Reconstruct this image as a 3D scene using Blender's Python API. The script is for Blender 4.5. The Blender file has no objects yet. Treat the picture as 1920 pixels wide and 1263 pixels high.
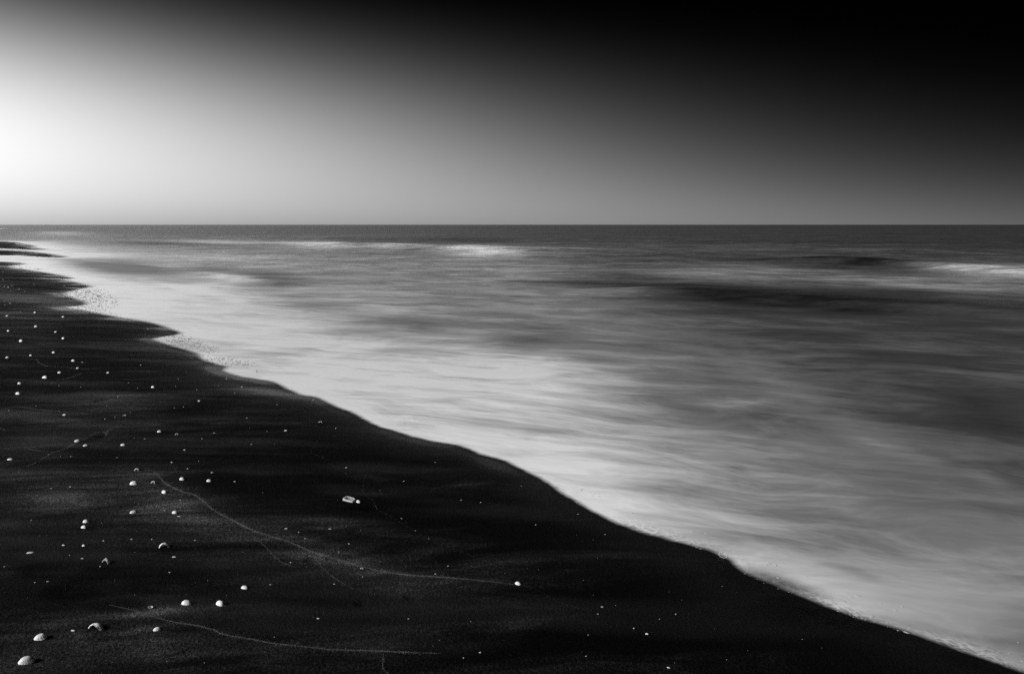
import bpy, bmesh, math, random
import numpy as np
from mathutils import Vector

sc = bpy.context.scene
col = sc.collection

# ------------------------------------------------------------------ camera
CAM_H, FPX, CX, CY = 1.5, 1280.0, 960.0, 631.5        # 24 mm on 36 mm, photo is 1920 x 1263
PITCH = math.atan((CY - 421.2) / FPX)                 # horizon at row 421
cam = bpy.data.cameras.new('camera')
cam.lens, cam.sensor_width, cam.sensor_fit = 24.0, 36.0, 'HORIZONTAL'
cam.clip_start, cam.clip_end = 0.05, 80000.0
cam_o = bpy.data.objects.new('camera', cam)
cam_o.location = (0, 0, CAM_H)
cam_o.rotation_euler = (math.pi / 2 - PITCH, 0, 0)
col.objects.link(cam_o)
sc.camera = cam_o

# ------------------------------------------------------------------ light
SUN_AZ, SUN_EL = math.radians(-110), math.radians(27)  # low sun, left of the frame
SUN_DIR = Vector((math.sin(SUN_AZ) * math.cos(SUN_EL), math.cos(SUN_AZ) * math.cos(SUN_EL), math.sin(SUN_EL)))


def build_world():
    """Dawn sky as black and white film behind a red filter: the Nishita sky's own light
    reduced to grey, falling off smoothly with height and with the angle from the sun."""
    w = bpy.data.worlds.new('World')
    sc.world = w
    w.use_nodes = True
    nt = w.node_tree
    N, L = nt.nodes, nt.links
    bg = N['Background']

    def link(a, i):
        if isinstance(a, (int, float)):
            i.default_value = a
        else:
            L.new(a, i)

    def m(op, a, b=0.0, clamp=False):
        n = N.new('ShaderNodeMath')
        n.operation = op
        n.use_clamp = clamp
        link(a, n.inputs[0])
        link(b, n.inputs[1])
        return n.outputs[0]

    def vm(op, a, b=None):
        n = N.new('ShaderNodeVectorMath')
        n.operation = op
        L.new(a, n.inputs[0])
        if b is not None:
            n.inputs[1].default_value = b
        return n
    tc = N.new('ShaderNodeTexCoord')
    dirv = vm('NORMALIZE', tc.outputs['Generated']).outputs[0]
    sep = N.new('ShaderNodeSeparateXYZ')
    L.new(dirv, sep.inputs[0])
    z = m('MAXIMUM', sep.outputs[2], 0.0)
    cmb = N.new('ShaderNodeCombineXYZ')
    L.new(sep.outputs[0], cmb.inputs[0])
    L.new(sep.outputs[1], cmb.inputs[1])
    L.new(m('ADD', z, 0.09), cmb.inputs[2])
    sky = N.new('ShaderNodeTexSky')
    sky.sky_type = 'NISHITA'
    sky.sun_disc = False
    sky.sun_elevation = SUN_EL
    sky.sun_rotation = SUN_AZ
    sky.dust_density = 2.0
    L.new(vm('NORMALIZE', cmb.outputs[0]).outputs[0], sky.inputs[0])
    sp = N.new('ShaderNodeSeparateColor')
    L.new(sky.outputs[0], sp.inputs[0])
    g = m('ARCCOSINE', vm('DOT_PRODUCT', dirv, tuple(SUN_DIR)).outputs['Value'])
    S, PW, H, Q, K, HZ, E0, M4, NN = 2.35166738, 1.08673465, 0.20719161, 3.82210015, 1.12897782, 0.84104514, 0.21468485, 0.05700154, 3.94842735
    base = m('POWER', m('MULTIPLY', sp.outputs[1], 0.1), PW)
    e1 = m('POWER', m('DIVIDE', z, H), Q)
    e2 = m('MULTIPLY', m('MULTIPLY', m('POWER', g, NN), K), z)
    e3 = m('MULTIPLY', m('POWER', g, 4.0), M4)
    ex = m('EXPONENT', m('SUBTRACT', S, m('ADD', m('ADD', e1, e2), e3)))
    lo = m('SUBTRACT', 1.0, m('MULTIPLY', m('EXPONENT', m('DIVIDE', z, -E0)), HZ))
    val = m('MULTIPLY', m('MULTIPLY', base, ex), lo)
    cc = N.new('ShaderNodeCombineColor')
    for i in range(3):
        L.new(m('MULTIPLY', val, 10.0) if i == 0 else cc.inputs[0].links[0].from_socket, cc.inputs[i])
    L.new(cc.outputs[0], bg.inputs[0])
    bg.inputs[1].default_value = 0.1


build_world()
sun = bpy.data.lights.new('sun', 'SUN')
sun.energy, sun.angle, sun.color = 4.5, math.radians(15), (1, 1, 1)   # veiled sun, black and white picture
sun_o = bpy.data.objects.new('sun', sun)
sun_o.rotation_euler = SUN_DIR.to_track_quat('Z', 'Y').to_euler()
sun_o.location = SUN_DIR * 50
col.objects.link(sun_o)
vs = sc.view_settings
vs.view_transform, vs.look, vs.gamma, vs.exposure = 'Standard', 'None', 1.0, 0.0
sc.display_settings.display_device = 'sRGB'
sc.cycles.use_denoising = False                             # the sand's own grain stays sharp
sc.cycles.use_light_tree = False
sc.cycles.use_adaptive_sampling = False

# ------------------------------------------------------------------ helpers
CP, SP = math.cos(PITCH), math.sin(PITCH)


def at(px, py, z=0.0):
    """the point at height z that the photo shows at (px, py)"""
    px, py = np.asarray(px, float), np.asarray(py, float)
    u, v = (px - CX) / FPX, (CY - py) / FPX
    dy, dz = CP + v * SP, v * CP - SP
    t = (z - CAM_H) / dz
    return np.stack([u * t, dy * t], -1)


def scale_at(y, z=0.0):
    """metres per photo pixel at ground distance y"""
    return (y * CP + (CAM_H - z) * SP) / FPX


_rng = np.random.default_rng(7)
_perm = np.tile(_rng.permutation(512), 3)
_ga = _rng.random(512) * 2 * np.pi
_gx, _gy = np.cos(_ga), np.sin(_ga)


def perlin(x, y):
    xi, yi = np.floor(x).astype(np.int64), np.floor(y).astype(np.int64)
    xf, yf = x - xi, y - yi
    xi, yi = xi % 512, yi % 512
    u, v = xf ** 3 * (xf * (xf * 6 - 15) + 10), yf ** 3 * (yf * (yf * 6 - 15) + 10)

    def gr(ix, iy, fx, fy):
        h = _perm[_perm[ix % 512] + iy % 512] % 512
        return _gx[h] * fx + _gy[h] * fy
    a = gr(xi, yi, xf, yf)
    b = gr(xi + 1, yi, xf - 1, yf)
    c = gr(xi, yi + 1, xf, yf - 1)
    d = gr(xi + 1, yi + 1, xf - 1, yf - 1)
    return (a + u * (b - a)) * (1 - v) + (c + u * (d - c)) * v


def fbm(x, y, o=4):
    s, a = 0, 1.0
    for k in range(o):
        s = s + a * perlin(x * 2 ** k + 13.7 * k, y * 2 ** k + 5.1 * k)
        a *= 0.5
    return s


def sstep(a, b, x):
    t = np.clip((x - a) / (b - a), 0, 1)
    return t * t * (3 - 2 * t)


def catmull(P, n=6):
    P = np.asarray(P, float)
    Q = np.vstack([2 * P[0] - P[1], P, 2 * P[-1] - P[-2]])
    out = []
    for i in range(1, len(Q) - 2):
        a, b, c, d = Q[i - 1], Q[i], Q[i + 1], Q[i + 2]
        for k in range(n):
            t = k / n
            out.append(0.5 * (2 * b + (c - a) * t + (2 * a - 5 * b + 4 * c - d) * t * t + (3 * b - a - 3 * c + d) * t ** 3))
    out.append(Q[-2])
    return np.array(out)


# ------------------------------------------------------------------ waterline
SHORE_PX = [(0, 491), (20, 492.5), (32, 495.5), (14, 498), (2, 500), (30, 505), (60, 509.5), (98, 516), (124, 522.5), (96, 520.5), (78, 519.5),
            (100, 524), (130, 530), (157, 537), (140, 541), (125, 545), (107, 551), (125, 559), (152, 569.5), (128, 574),
            (112, 577.5), (142, 582), (190, 592), (232, 599), (274, 606), (302, 615), (328, 625), (300, 630), (276, 635.5),
            (292, 642.5), (329, 654), (358, 664), (372, 676), (395, 684), (414, 689.5), (408.5, 694.5), (423, 702), (458, 709.5), (505, 718),
            (536, 732), (566, 742), (594, 747), (625, 763), (658, 777), (693, 796), (721, 806), (759, 817), (797, 826), (855, 837),
            (891, 852), (940, 866), (988, 890), (1023, 911), (1068, 941), (1103, 960), (1138, 979), (1180, 993), (1216, 1006),
            (1268, 1020), (1321, 1037), (1356, 1052), (1371, 1069), (1400, 1085), (1452, 1107), (1533, 1139), (1593, 1160),
            (1673, 1185), (1751, 1209), (1849, 1242), (1908, 1263), (2050, 1310), (2300, 1400), (2700, 1600)]
SHORE = at(*catmull(SHORE_PX, 3).T)
e = SHORE[-1]
LANDS = [np.vstack([at([-900, -300], [486, 488]), SHORE, [(e[0] + 1, e[1] - 2), (6, -12), (-60, -12), (-90, 0)]])]
BAR1 = catmull([(-700, 470), (-200, 468.5), (0, 469.4), (30, 471), (70, 475), (112, 482.2), (80, 480.6), (46, 478.6), (0, 478.2), (-200, 478), (-700, 479)], 4)
BAR2 = catmull([(-700, 447), (-100, 451), (0, 453.2), (25, 456), (52, 461.5), (40, 463.3), (75, 468), (40, 466.4), (0, 465.8), (-100, 465), (-700, 464)], 4)
BAR3 = [(-700, 427.6), (-40, 428.0), (9, 428.7), (-40, 429.4), (-700, 431)]
LANDS += [at(*BAR1.T), at(*BAR2.T), at(*np.array(BAR3).T)]


def poly_sd(P, x, y):
    """signed distance to a closed polygon, positive inside"""
    d2 = np.full(x.shape, 1e18)
    ins = np.zeros(x.shape, bool)
    n = len(P)
    for i in range(n):
        ax, ay = P[i]
        bx, by = P[(i + 1) % n]
        ex, ey = bx - ax, by - ay
        L2 = ex * ex + ey * ey + 1e-12
        wx, wy = x - ax, y - ay
        t = np.clip((wx * ex + wy * ey) / L2, 0, 1)
        d2 = np.minimum(d2, (wx - t * ex) ** 2 + (wy - t * ey) ** 2)
        if ey != 0:
            c = ((ay <= y) & (by > y)) | ((by <= y) & (ay > y))
            ins ^= c & (x < ax + (y - ay) / ey * ex)
    d = np.sqrt(d2)
    return np.where(ins, d, -d)


def land_sd(x, y):
    r = None
    for P in LANDS:
        s = poly_sd(P, x, y)
        r = s if r is None else np.maximum(r, s)
    return r


def patches(lst, x, y):
    """sum of soft elliptical patches; each given by its centre, the end of its long axis and the end of its short axis on the ground"""
    out = np.zeros(x.shape)
    for cx, cy, lx, ly, sx, sy, amp in lst:
        c, l, s = at(cx, cy), at(lx, ly), at(sx, sy)
        a, b = l - c, s - c
        det = a[0] * b[1] - a[1] * b[0]
        px, py = x - c[0], y - c[1]
        u = (px * b[1] - py * b[0]) / det
        v = (a[0] * py - a[1] * px) / det
        out += amp * np.exp(-np.minimum(u * u + v * v, 60.0) * 1.2)
    return out


def mat(name):
    m = bpy.data.materials.new(name)
    m.use_nodes = True
    return m, m.node_tree.nodes, m.node_tree.links, m.node_tree.nodes['Principled BSDF']


def mathn(N, L, op, a, b=None, clamp=False):
    n = N.new('ShaderNodeMath')
    n.operation = op
    n.use_clamp = clamp
    for k, v in enumerate((a, b)):
        if v is None:
            continue
        if isinstance(v, (int, float)):
            n.inputs[k].default_value = v
        else:
            L.new(v, n.inputs[k])
    return n.outputs[0]


def noise(N, L, vec, scale, detail=3, rough=0.55, rot=0.0, stretch=(1, 1, 1), dist=0.0):
    mp = N.new('ShaderNodeMapping')
    mp.inputs['Rotation'].default_value = (0, 0, rot)
    L.new(vec, mp.inputs[0])
    mp2 = N.new('ShaderNodeMapping')
    mp2.inputs['Scale'].default_value = stretch
    L.new(mp.outputs[0], mp2.inputs[0])
    n = N.new('ShaderNodeTexNoise')
    n.inputs['Scale'].default_value = scale
    n.inputs['Detail'].default_value = detail
    n.inputs['Roughness'].default_value = rough
    n.inputs['Distortion'].default_value = dist
    L.new(mp2.outputs[0], n.inputs['Vector'])
    return n.outputs['Fac']


def attr(N, name):
    a = N.new('ShaderNodeAttribute')
    a.attribute_name = name
    return a.outputs['Fac']


def ramp(N, L, fac, stops):
    r = N.new('ShaderNodeValToRGB')
    e = r.color_ramp.elements
    while len(e) < len(stops):
        e.new(0.5)
    for k, (p, v) in enumerate(stops):
        e[k].position = p
        e[k].color = (v, v, v, 1)
    L.new(fac, r.inputs[0])
    return r.outputs[0]


def bump(N, L, h, dist, strength=1.0, normal=None):
    b = N.new('ShaderNodeBump')
    b.inputs['Distance'].default_value = dist
    if isinstance(strength, (int, float)):
        b.inputs['Strength'].default_value = strength
    else:
        L.new(strength, b.inputs['Strength'])
    L.new(h, b.inputs['Height'])
    if normal is not None:
        L.new(normal, b.inputs['Normal'])
    return b.outputs[0]


def mesh_obj(name, verts, faces, m, smooth=True, attrs=None, parent=None):
    me = bpy.data.meshes.new(name)
    verts = np.asarray(verts, np.float32)
    if isinstance(faces, np.ndarray):
        k = faces.shape[1]
        me.vertices.add(len(verts))
        me.vertices.foreach_set('co', verts.ravel())
        me.loops.add(faces.size)
        me.loops.foreach_set('vertex_index', faces.astype(np.int32).ravel())
        me.polygons.add(len(faces))
        me.polygons.foreach_set('loop_start', np.arange(0, faces.size, k, dtype=np.int32))
        me.polygons.foreach_set('loop_total', np.full(len(faces), k, np.int32))
        me.update(calc_edges=True)
    else:
        me.from_pydata(verts.tolist(), [], faces)
        me.update()
    if smooth:
        me.polygons.foreach_set('use_smooth', np.ones(len(me.polygons), bool))
    for k, v in (attrs or {}).items():
        a = me.attributes.new(k, 'FLOAT', 'POINT')
        a.data.foreach_set('value', np.asarray(v, np.float32))
    me.materials.append(m)
    o = bpy.data.objects.new(name, me)
    col.objects.link(o)
    o.parent = parent
    return o


def tag(o, label, cat, group=None, kind=None):
    o['label'] = label
    if cat:
        o['category'] = cat
    if group:
        o['group'] = group
    if kind:
        o['kind'] = kind
    return o


def fan(a0, a1, cols, radii, keep):
    """ground grid whose cells grow with distance; keep(x, y) -> per-vertex mask"""
    th = np.radians(np.linspace(a0, a1, cols))
    R, T = np.meshgrid(radii, th, indexing='ij')
    x, y = (R * np.sin(T)).ravel(), (R * np.cos(T)).ravel() - 0.6
    ci, cj = np.unique(np.r_[np.arange(0, R.shape[0], 5), R.shape[0] - 1]), np.unique(np.r_[np.arange(0, cols, 5), cols - 1])
    X2, Y2 = x.reshape(R.shape), y.reshape(R.shape)
    g = land_sd(X2[np.ix_(ci, cj)].ravel(), Y2[np.ix_(ci, cj)].ravel()).reshape(ci.size, cj.size)
    jj = np.arange(cols)
    g = np.stack([np.interp(jj, cj, row) for row in g])
    fi = np.interp(np.arange(R.shape[0]), ci, np.arange(ci.size))
    i0 = np.minimum(fi.astype(int), ci.size - 2)
    fr = (fi - i0)[:, None]
    sd = (g[i0] * (1 - fr) + g[i0 + 1] * fr).ravel()
    near = np.abs(sd) < np.maximum(0.3, 0.035 * R.ravel())
    sd[near] = land_sd(x[near], y[near])                        # exact close to the waterline
    ok = keep(x, y, sd).reshape(R.shape)
    q = ok[:-1, :-1] | ok[1:, :-1] | ok[:-1, 1:] | ok[1:, 1:]
    idx = np.arange(x.size).reshape(R.shape)
    f = np.stack([idx[:-1, :-1][q], idx[:-1, 1:][q], idx[1:, 1:][q], idx[1:, :-1][q]], 1)[:, ::-1]
    used = np.unique(f)
    re = np.full(x.size, -1)
    re[used] = np.arange(used.size)
    return x[used], y[used], sd[used], re[f]


# ------------------------------------------------------------------ beach
DENTS = [  # px, py, half length px, half height px, depth m
    (92, 1068, 46, 14, 0.010), (156, 1104, 54, 20, 0.012), (186, 815, 17, 8, 0.012), (772, 1099, 14, 4, 0.008),
    (676, 1113, 12, 4, 0.007), (192, 742, 12, 4, 0.010), (230, 1178, 60, 9, 0.010), (587, 1033, 14, 8, 0.006)]
_dent_w = [(at(px, py, 0.1), scale_at(at(px, py, 0.1)[1], 0.1) * hw,
            (at(px, py - hh, 0.1)[1] - at(px, py + hh, 0.1)[1]) / 2, dp) for px, py, hw, hh, dp in DENTS]


SCOURS = []
for px, py, wpx in [(50, 1240, 30), (76, 1196, 23), (179, 1176, 28), (349, 1131, 20), (413, 1132, 20), (308, 1025, 19), (199, 1054, 16), (161, 978, 12),
                    (251, 961, 15), (328, 961, 12), (308, 923, 12.5), (251, 907, 15.5), (341, 899, 11), (392, 902, 10), (20, 861, 12), (145, 827, 12),
                    (161, 835, 10.5), (231, 835, 10.5), (85, 708, 12), (655, 938, 24), (971, 1095, 13), (101, 661, 8)]:
    _p = at(px, py, 0.1)
    _w = wpx * scale_at(_p[1], 0.1)
    SCOURS.append((_p[0], _p[1], _w, 0.10 * _w))


def beach_z(x, y, sd=None):
    x, y = np.atleast_1d(np.asarray(x, float)), np.atleast_1d(np.asarray(y, float))
    if sd is None:
        sd = land_sd(x, y)
    up = 0.26 * (1 - np.exp(-np.maximum(sd, 0) / 5.0))
    dn = np.maximum(0.05 * sd, -1.5)
    z = np.where(sd > 0, up, dn)
    dry = sstep(0.1, 1.0, sd)
    wx = x + 0.25 * perlin(x * 0.7 + 3, y * 0.7)
    wy = y + 0.18 * perlin(x * 0.5, y * 0.5 + 9)
    z = z + dry * (0.010 * perlin(wx * 0.9, wy * 1.6) + 0.006 * perlin(wx * 2.2, wy * 6.0) + 0.0018 * perlin(wx * 6, wy * 17 + 4)
                   + 0.0008 * perlin(wx * 21, wy * 38))
    for c, a, b, dp in _dent_w:
        r2 = ((x - c[0]) / a) ** 2 + ((y - c[1]) / b) ** 2
        z = z - dp * np.exp(-r2 ** 2 * 0.9) + dp * 0.08 * np.exp(-(np.sqrt(r2) - 1.35) ** 2 * 9)
    for cx_, cy_, a, dp in SCOURS:                              # backwash hollows trailing from the larger shells
        b = (np.abs(x - cx_ - 1.6 * a) < 4 * a) & (np.abs(y - cy_) < 2 * a)
        if b.any():
            u, v = (x[b] - cx_ - 1.4 * a) / (1.5 * a), (y[b] - cy_ - 0.15 * (x[b] - cx_)) / (0.34 * a)
            z[b] -= dp * np.exp(-u * u - v * v)
    return z


def drop(px, py, n=6):
    """the point of the beach the photo shows at (px, py)"""
    x, y, z = drops([px], [py], n)
    return float(x[0]), float(y[0]), float(z[0])


def drops(px, py, n=6):
    z = np.full(len(px), 0.05)
    for _ in range(n):
        p = at(px, py, z)
        z = beach_z(p[:, 0], p[:, 1])
    return p[:, 0], p[:, 1], z


m_sand, N, L, B = mat('black_sand')
pos = N.new('ShaderNodeNewGeometry').outputs['Position']
tone, wet = attr(N, 'tone'), attr(N, 'wet')
st1 = noise(N, L, pos, 1.0, 6, 0.62, math.radians(-9), (1.0, 4.2, 1), 1.1)
st2 = noise(N, L, pos, 1.0, 5, 0.65, math.radians(-4), (3.5, 24, 1), 0.6)
gr1 = noise(N, L, pos, 300, 2, 0.7)
gr2 = noise(N, L, pos, 95, 3, 0.65)
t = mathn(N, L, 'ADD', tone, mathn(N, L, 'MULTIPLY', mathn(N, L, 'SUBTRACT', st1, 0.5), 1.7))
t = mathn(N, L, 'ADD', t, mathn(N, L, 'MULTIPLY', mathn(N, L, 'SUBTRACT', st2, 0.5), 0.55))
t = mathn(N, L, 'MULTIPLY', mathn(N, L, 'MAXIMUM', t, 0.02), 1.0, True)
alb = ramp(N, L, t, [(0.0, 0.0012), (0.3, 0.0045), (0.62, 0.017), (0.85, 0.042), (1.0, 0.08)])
grain = mathn(N, L, 'ADD', mathn(N, L, 'MULTIPLY', gr1, 1.2), mathn(N, L, 'MULTIPLY', gr2, 0.9))
grain = mathn(N, L, 'POWER', mathn(N, L, 'MAXIMUM', mathn(N, L, 'SUBTRACT', grain, 0.05), 0.05), 5.5)
mx = N.new('ShaderNodeMix')
mx.data_type = 'RGBA'
mx.blend_type = 'MULTIPLY'
mx.inputs[0].default_value = 1.0
L.new(alb, mx.inputs[6])
L.new(grain, mx.inputs[7])
L.new(mx.outputs[2], B.inputs['Base Color'])
L.new(mathn(N, L, 'SUBTRACT', 0.85, mathn(N, L, 'MULTIPLY', wet, 0.6)), B.inputs['Roughness'])
L.new(mathn(N, L, 'ADD', 0.03, mathn(N, L, 'MULTIPLY', wet, 0.37)), B.inputs['Specular IOR Level'])
dryf = mathn(N, L, 'SUBTRACT', 1.0, mathn(N, L, 'MULTIPLY', wet, 0.8))
nb = bump(N, L, gr1, 0.005, dryf)
nb = bump(N, L, gr2, 0.012, mathn(N, L, 'MULTIPLY', dryf, 0.7), nb)
L.new(nb, B.inputs['Normal'])

PALE = [  # centre px, long axis end px, short axis end px, amount; some carry sheen, relief shading and hollow shade as tone
    (340, 975, 440, 1005, 350, 945, 0.25), (110, 960, 280, 955, 110, 915, 0.2), (640, 1075, 740, 1090, 645, 1062, 0.22), (450, 930, 520, 950, 455, 908, -0.25),  # relief shading along the long ridge put into the sand tone
    (590, 1022, 640, 1035, 592, 1012, -0.15), (250, 1005, 420, 1000, 250, 990, 0.12), (700, 1245, 900, 1240, 700, 1228, 0.18), (80, 1225, 180, 1200, 84, 1212, 0.22),
    (300, 1187, 425, 1170, 302, 1174, 0.55), (560, 1040, 665, 1064, 575, 1012, 0.30), (120, 795, 260, 790, 120, 745, 0.28),
    (310, 935, 430, 965, 320, 890, 0.30), (60, 562, 190, 571, 60, 551, 0.75), (60, 597, 160, 600, 60, 588, 0.35),  # last two: sky reflection on the far left sand, painted as tone
    (470, 706, 545, 722, 472, 697, 0.6), (500, 737, 600, 747, 500, 725, 0.5), (60, 665, 170, 665, 60, 640, 0.3),  # first two: wet sheen painted into the tone
    (230, 757, 330, 763, 230, 742, 0.35), (800, 1112, 930, 1100, 805, 1088, 0.30), (700, 908, 770, 918, 702, 893, 0.28),
    (960, 1205, 1030, 1190, 965, 1178, 0.30), (300, 1238, 480, 1232, 300, 1214, 0.20), (930, 870, 1000, 895, 925, 880, 0.35),  # last one: sheen beside the waterline painted as tone
    (1100, 985, 1190, 992, 1100, 974, 0.25), (640, 1000, 760, 1010, 640, 985, 0.15), (100, 960, 260, 955, 100, 920, 0.2),
    (850, 905, 960, 912, 850, 893, 0.18), (380, 800, 480, 803, 380, 788, 0.15),
    (190, 872, 330, 858, 190, 848, -0.30), (820, 985, 1000, 1020, 830, 955, -0.30), (560, 1165, 760, 1165, 560, 1120, -0.30),
    (1250, 1120, 1500, 1180, 1200, 1180, -0.35), (110, 1090, 240, 1105, 110, 1050, -0.30), (600, 855, 760, 860, 600, 825, -0.22),  # middle one: shade of the footprint hollows put into the tone
    (230, 1178, 290, 1172, 232, 1166, -0.3), (480, 880, 600, 890, 480, 850, -0.15), (220, 620, 330, 632, 220, 605, -0.25), (60, 529, 150, 537, 60, 524, -0.25)]
rad = np.concatenate([np.geomspace(0.9, 30, 640), np.geomspace(30, 2500, 90)[1:]])
bx, by, bsd, bf = fan(-104, 72, 1250, rad, lambda x, y, sd: sd > -0.6)
bz = beach_z(bx, by, bsd)
b_tone = 0.26 + 0.10 * sstep(0.4, -1.4, bx) * sstep(6, 3, by) - 0.18 * np.exp(-np.maximum(bsd, 0) / 0.6) * sstep(-3, 0, bx) + 0.16 * sstep(5, 12, by) + 1.15 * patches(PALE, bx, by) + 0.34 * fbm(bx * 0.5 + 4, by * 1.3, 3)  # left and far terms paint the sky's grey sheen into the tone
wn = fbm(bx * 0.8, by * 1.6 + 31, 3)
b_wet = np.clip(np.exp(-np.maximum(bsd - 0.05, 0) / (0.10 + 0.012 * np.maximum(by, 0))) * (0.55 + 0.9 * wn), 0, 1)
b_wet = np.clip(b_wet + 0.38 * sstep(0.05, 0.55, fbm(bx * 0.45 + 17, by * 1.9, 4) + 0.25 * sstep(4, 12, by)) + 0.8 * patches([(930, 873, 1000, 897, 925, 884, 1.2), (455, 704, 535, 720, 457, 697, 1.3), (500, 735, 590, 745, 500, 724, 0.8), (60, 562, 190, 572, 62, 552, 0.2), (60, 597, 160, 600, 60, 588, 0.1)], bx, by), 0, 1)
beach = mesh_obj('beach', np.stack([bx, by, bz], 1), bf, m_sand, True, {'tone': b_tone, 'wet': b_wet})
tag(beach, 'black sand beach sloping to the waterline', None, kind='structure')

# ------------------------------------------------------------------ sea
m_sea, N, L, B = mat('sea_water')
pos = N.new('ShaderNodeNewGeometry').outputs['Position']
foam, film, calm = attr(N, 'foam'), attr(N, 'film'), attr(N, 'calm')
wn_ = N.new('ShaderNodeTexNoise')                          # slow eddies bend the streaks
wn_.inputs['Scale'].default_value = 0.45
wn_.inputs['Detail'].default_value = 3
L.new(pos, wn_.inputs['Vector'])
wv = N.new('ShaderNodeVectorMath')
wv.operation = 'MULTIPLY_ADD'
L.new(wn_.outputs['Color'], wv.inputs[0])
wv.inputs[1].default_value = (0.8, 0.8, 0)
L.new(pos, wv.inputs[2])
pos = wv.outputs[0]
s1 = noise(N, L, pos, 1.0, 5, 0.58, math.radians(20), (0.5, 3.8, 1), 0.8)      # silky streaks of the wash
s2 = noise(N, L, pos, 0.27, 6, 0.62, math.radians(8), (0.75, 1.0, 1), 1.2)       # cloudy milk in the open water
s3 = noise(N, L, pos, 1.0, 4, 0.6, math.radians(17), (1.2, 15, 1), 0.5)          # fine threads
s4 = noise(N, L, pos, 0.9, 5, 0.6, math.radians(24), (0.6, 1.5, 1), 1.0)         # veils
s7 = noise(N, L, pos, 0.5, 3, 0.5, 0.0, (1, 1, 1), 0.5)                          # where the threads show
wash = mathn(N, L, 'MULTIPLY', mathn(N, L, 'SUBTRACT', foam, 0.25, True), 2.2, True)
thr = mathn(N, L, 'MULTIPLY', mathn(N, L, 'MULTIPLY', mathn(N, L, 'SUBTRACT', s3, 0.5), wash), mathn(N, L, 'MULTIPLY', mathn(N, L, 'SUBTRACT', s7, 0.32, True), 2.6))
v = mathn(N, L, 'ADD', mathn(N, L, 'MULTIPLY', mathn(N, L, 'SUBTRACT', s1, 0.5), mathn(N, L, 'ADD', 0.2, mathn(N, L, 'MULTIPLY', wash, 0.65))), mathn(N, L, 'MULTIPLY', mathn(N, L, 'SUBTRACT', s2, 0.5), 0.95))
v = mathn(N, L, 'ADD', v, mathn(N, L, 'MULTIPLY', mathn(N, L, 'SUBTRACT', s4, 0.5), 1.0))
s8 = noise(N, L, pos, 1.0, 4, 0.62, math.radians(9), (1.7, 3.4, 1), 1.0)         # small smeared chop
v = mathn(N, L, 'ADD', v, mathn(N, L, 'MULTIPLY', mathn(N, L, 'SUBTRACT', s8, 0.5), 0.55))
v = mathn(N, L, 'ADD', v, thr)
s5 = noise(N, L, pos, 1.0, 4, 0.6, math.radians(2), (0.055, 0.13, 1), 0.8)
s6 = noise(N, L, pos, 1.0, 4, 0.6, math.radians(4), (0.22, 0.5, 1), 0.8)
farv = mathn(N, L, 'ADD', mathn(N, L, 'MULTIPLY', mathn(N, L, 'SUBTRACT', s5, 0.5), 0.9), mathn(N, L, 'MULTIPLY', mathn(N, L, 'SUBTRACT', s6, 0.5), 0.8))
v = mathn(N, L, 'ADD', v, mathn(N, L, 'MULTIPLY', farv, attr(N, 'far')))
amp = mathn(N, L, 'ADD', 0.24, mathn(N, L, 'MULTIPLY', foam, 0.50))
vo = N.new('ShaderNodeTexVoronoi')                          # lace of bubbles at the very edge
vo.feature = 'DISTANCE_TO_EDGE'
vo.inputs['Scale'].default_value = 1.0
lm = N.new('ShaderNodeMapping')
lm.inputs['Rotation'].default_value = (0, 0, math.radians(35))
lw = N.new('ShaderNodeVectorMath')
lw.operation = 'MULTIPLY_ADD'
ln = N.new('ShaderNodeTexNoise')
ln.inputs['Scale'].default_value = 22
L.new(pos, ln.inputs['Vector'])
L.new(ln.outputs['Color'], lw.inputs[0])
lw.inputs[1].default_value = (0.05, 0.05, 0)
L.new(pos, lw.inputs[2])
L.new(lw.outputs[0], lm.inputs[0])
lm2 = N.new('ShaderNodeMapping')
lm2.inputs['Scale'].default_value = (26, 60, 1)
L.new(lm.outputs[0], lm2.inputs[0])
L.new(lm2.outputs[0], vo.inputs['Vector'])
lr = N.new('ShaderNodeMapRange')
lr.inputs['From Min'].default_value, lr.inputs['From Max'].default_value = 0.02, 0.20
lr.inputs['To Min'].default_value, lr.inputs['To Max'].default_value = 1.0, 0.0
L.new(vo.outputs['Distance'], lr.inputs['Value'])
lace = mathn(N, L, 'MULTIPLY', mathn(N, L, 'SUBTRACT', lr.outputs[0], 0.45), attr(N, 'lace'))
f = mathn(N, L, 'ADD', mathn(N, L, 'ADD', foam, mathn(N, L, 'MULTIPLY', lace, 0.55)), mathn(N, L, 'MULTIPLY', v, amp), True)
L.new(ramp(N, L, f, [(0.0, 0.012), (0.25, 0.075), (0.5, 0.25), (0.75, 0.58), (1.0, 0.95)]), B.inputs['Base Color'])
L.new(mathn(N, L, 'SUBTRACT', 0.28, mathn(N, L, 'MULTIPLY', f, 0.08)), B.inputs['Roughness'])
B.inputs['IOR'].default_value = 1.33
L.new(mathn(N, L, 'MULTIPLY', foam, attr(N, 'sheet'), True), B.inputs['Coat Weight'])   # sheet of water over the foam
B.inputs['Coat IOR'].default_value = 1.33
B.inputs['Coat Roughness'].default_value = 0.2
w1 = noise(N, L, pos, 1.0, 4, 0.6, math.radians(5), (0.5, 1.3, 1), 0.4)
w2 = noise(N, L, pos, 1.0, 3, 0.6, math.radians(-8), (2.0, 6.0, 1), 0.4)
nb = bump(N, L, w1, 0.30, calm)
nb = bump(N, L, w2, 0.05, calm, nb)
nb = bump(N, L, s4, 0.02, 0.5, nb)
L.new(nb, B.inputs['Normal'])
tr = N.new('ShaderNodeBsdfTransparent')
ms = N.new('ShaderNodeMixShader')
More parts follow.
